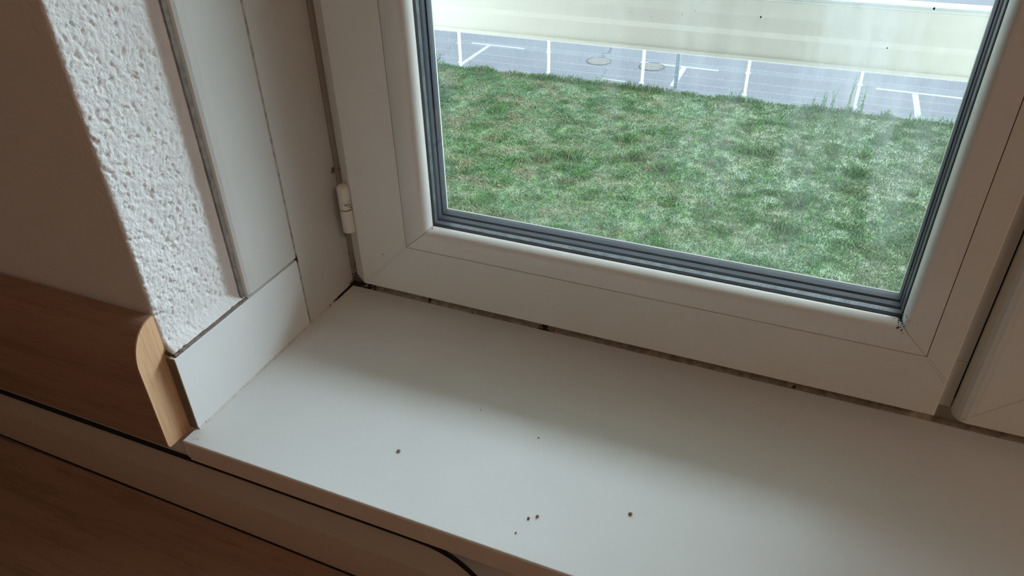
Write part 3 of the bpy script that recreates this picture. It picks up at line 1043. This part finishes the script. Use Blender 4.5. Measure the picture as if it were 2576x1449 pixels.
LZ = GZ + 0.001
G = 'painted parking lines'
strip('parking_line', (-8.62, FY + .12), (-8.62, 18.93), 0.11, LZ, M_paint, 'white cross stroke of the leftmost painted T, right of the first fence post', 'road marking', G)
strip('parking_line', (-9.2, 19.0), (-7.55, 18.98), 0.11, LZ, M_paint, 'white long stroke topping the leftmost painted T behind the fence', 'road marking', G)
strip('parking_line', (-2.99, FY + .35), (-3.02, 18.78), 0.13, LZ, M_paint, 'white stroke running toward the fence just right of the grey post', 'road marking', G)
strip('parking_line', (-4.1, 18.86), (-2.15, 18.83), 0.11, LZ, M_paint, 'white stroke parallel to the fence passing over the right manhole cover', 'road marking', G)
strip('parking_line', (2.43, FY + .12), (2.40, 18.62), 0.13, LZ, M_paint, 'rightmost white stroke running toward the fence, near the dark window seal', 'road marking', G)
strip('parking_line', (1.55, 18.72), (3.9, 18.64), 0.11, LZ, M_paint, 'rightmost white stroke parallel to the fence', 'road marking', G)
strip('parking_line', (-4.75, 17.27), (-4.15, 17.23), 0.06, LZ, M_paint, 'short worn white dash on the asphalt close to the fence foot', 'road marking', G)

for (x, y, lab) in ((-5.25, 18.58, 'round rusty manhole cover with a dark crack behind it, left one of the two'),
                    (-3.82, 18.58, 'round rusty manhole cover next to the fence post, right one of the two')):
    mh = empty('manhole_cover', (x, y, LZ))
    tag(mh, lab, 'manhole cover')
    bm = bmesh.new(); add_lathe_z(bm, x, y, [(0.30, LZ), (0.30, LZ + .006), (0.28, LZ + .008)], 40); obj_bm('cover', bm, M_manhole, mh)
    bm = bmesh.new()
    ringv = [[bm.verts.new((x + r_ * math.cos(2 * math.pi * k / 40), y + r_ * math.sin(2 * math.pi * k / 40), z)) for k in range(40)]
             for r_, z in ((0.305, LZ), (0.305, LZ + .009), (0.335, LZ + .009), (0.335, LZ))]
    for a, b in zip(ringv, ringv[1:]):
        for k in range(40): bm.faces.new((a[k], a[(k + 1) % 40], b[(k + 1) % 40], b[k]))
    obj_bm('rim', bm, M_crack, mh)


def crack(pts, w, lab):
    rn = random.Random(len(pts) * 7 + int(abs(pts[0][0]) * 10))
    P = []
    for (a, b) in zip(pts, pts[1:]):
        for k in range(8):
            t_ = k / 8
            P.append(Vector((a[0] + (b[0] - a[0]) * t_ + rn.uniform(-.02, .02), a[1] + (b[1] - a[1]) * t_ + rn.uniform(-.02, .02), LZ + .0015)))
    P.append(Vector((*pts[-1], LZ + .0015)))
    vs, fs = [], []
    for i, p in enumerate(P):
        ww = w * rn.uniform(.4, 1.2)
        vs += [p - Vector((ww, 0, 0)), p + Vector((ww, 0, 0))]
    for i in range(len(P) - 1): fs.append((i * 2, i * 2 + 1, i * 2 + 3, i * 2 + 2))
    o = from_pydata('trim_5', vs, fs, M_crack, recalc=False)
    tag(o, kind='structure')


crack([(-5.30, 19.9), (-5.2, 19.4), (-5.35, 19.2), (-5.22, 18.93)], 0.032, '')
crack([(-5.12, 18.25), (-4.85, 17.95), (-4.80, 17.4)], 0.012, '')
crack([(-9.7, 18.6), (-9.45, 18.1), (-9.5, 17.6), (-9.35, 17.2)], 0.012, '')
crack([(-4.85, 17.30), (-4.2, 17.25)], 0.03, '')


# ------------------------------------------------------------------ weeds at the fence and the conifer
def leaf_quad(vs, fs, p, d, l, w):
    d = Vector(d).normalized(); s_ = d.cross(Vector((rnd.uniform(-1, 1), rnd.uniform(-1, 1), 1))).normalized() * w / 2
    b = len(vs)
    vs += [tuple(p), tuple(p + d * l * .5 + s_), tuple(p + d * l), tuple(p + d * l * .5 - s_)]
    fs.append((b, b + 1, b + 2, b + 3))


def weed(x, y, h, n, lab, spread=0.05):
    w = empty('weed', (x, y, GZ)); tag(w, lab, 'weed', 'tall weeds along the fence')
    vs, fs = [], []
    for k in range(n):
        bm = bmesh.new()
        bx = x + rnd.uniform(-spread, spread); tip = Vector((bx + rnd.uniform(-.08, .08), y + rnd.uniform(-.03, .03), GZ + h * rnd.uniform(.55, 1)))
        base = Vector((bx, y, GZ)); mid = base.lerp(tip, .5) + Vector((rnd.uniform(-.03, .03), 0, 0))
        add_tube(bm, [base, mid, tip], [0.006, 0.005, 0.002], 5)
        for q in range(int(14 * h / 0.4)):
            t_ = rnd.random()
            p = base.lerp(tip, t_)
            leaf_quad(vs, fs, p, (rnd.uniform(-1, 1), rnd.uniform(-1, 1), rnd.uniform(-.2, .8)), 0.05 * (1.15 - t_ * .6), 0.022)
        obj_bm('stem', bm, M_leaf, w)
    from_pydata('leaves', vs, fs, M_leaf, w, recalc=False)


YF = FY - 0.12
weed(-0.38 + .62, YF, 0.42, 2, 'thin single-stalked weed left of the tallest pair of weeds at the fence', 0.03)
weed(0.50, YF, 0.50, 4, 'leafy dark weed just left of the right-hand fence post, shorter of a pair', 0.05)
weed(0.66, YF, 0.62, 4, 'leafy dark weed just left of the right-hand fence post, taller of a pair', 0.05)
weed(0.98, YF, 0.95, 3, 'tallest dry stalk climbing the mesh immediately left of the right-hand post', 0.06)
weed(1.28, YF, 0.85, 4, 'light green climber hugging the right side of the right-hand fence post', 0.05)
weed(1.80, YF, 0.36, 2, 'small pale green weed right of the post with the climber', 0.03)
weed(-4.80, YF, 0.20, 12, 'low leafy weed at the fence foot below the left manhole cover', 0.22)
weed(-7.9, YF, 0.22, 16, 'low bushy weed right of the leftmost visible fence post', 0.35)
weed(-1.45, YF, 0.30, 6, 'low weed at the foot of the fourth visible fence post', 0.10)
weed(-9.0, YF, 0.22, 5, 'short weed left of the leftmost visible fence post', 0.08)
weed(-5.5, YF - .05, 0.16, 10, 'low pale green weed right of the second visible fence post', 0.2)
weed(2.45, YF, 0.20, 10, 'low leafy weed at the fence foot under the rightmost painted stroke', 0.25)
weed(2.95, YF, 0.20, 10, 'low bright green weed at the far right end of the visible lawn', 0.25)


def conifer(x, y, h, lab):
    c = empty('conifer', (x, y, GZ)); tag(c, lab, 'tree')
    bm = bmesh.new(); add_tube(bm, [(x, y, GZ), (x + .02, y, GZ + h * .5), (x, y, GZ + h)], [0.06, 0.04, 0.01], 10)
    obj_bm('trunk', bm, M_bark, c)
    bb = bmesh.new(); vs, fs = [], []
    for k in range(150):
        t_ = k / 150
        z = GZ + 0.15 + t_ * (h - 0.2)
        a = k * 2.399
        R_ = 0.82 * (1 - t_) ** 0.7 * (0.72 + 0.28 * math.sin(t_ * 17)) + 0.12
        d = Vector((math.cos(a), math.sin(a), 0.45))
        p0 = Vector((x, y, z)); p1 = p0 + d * R_
        add_tube(bb, [p0, p0.lerp(p1, .5) + Vector((0, 0, -.02)), p1], [0.009, 0.006, 0.003], 5)
        for q in range(150):
            s_ = 0.2 + 0.8 * rnd.random()
            p = p0.lerp(p1, s_) + Vector((rnd.gauss(0, .035), rnd.gauss(0, .035), rnd.gauss(0, .03)))
            leaf_quad(vs, fs, p, d.normalized() + Vector((rnd.uniform(-.7, .7), rnd.uniform(-.7, .7), rnd.uniform(-.1, .8))), 0.07, 0.016)
    obj_bm('branches', bb, M_bark, c)
    from_pydata('foliage', vs, fs, M_needle, c, recalc=False)


conifer(-7.75, 13.1, 2.15, 'dark green conifer at the left edge of the glass in front of the fence')
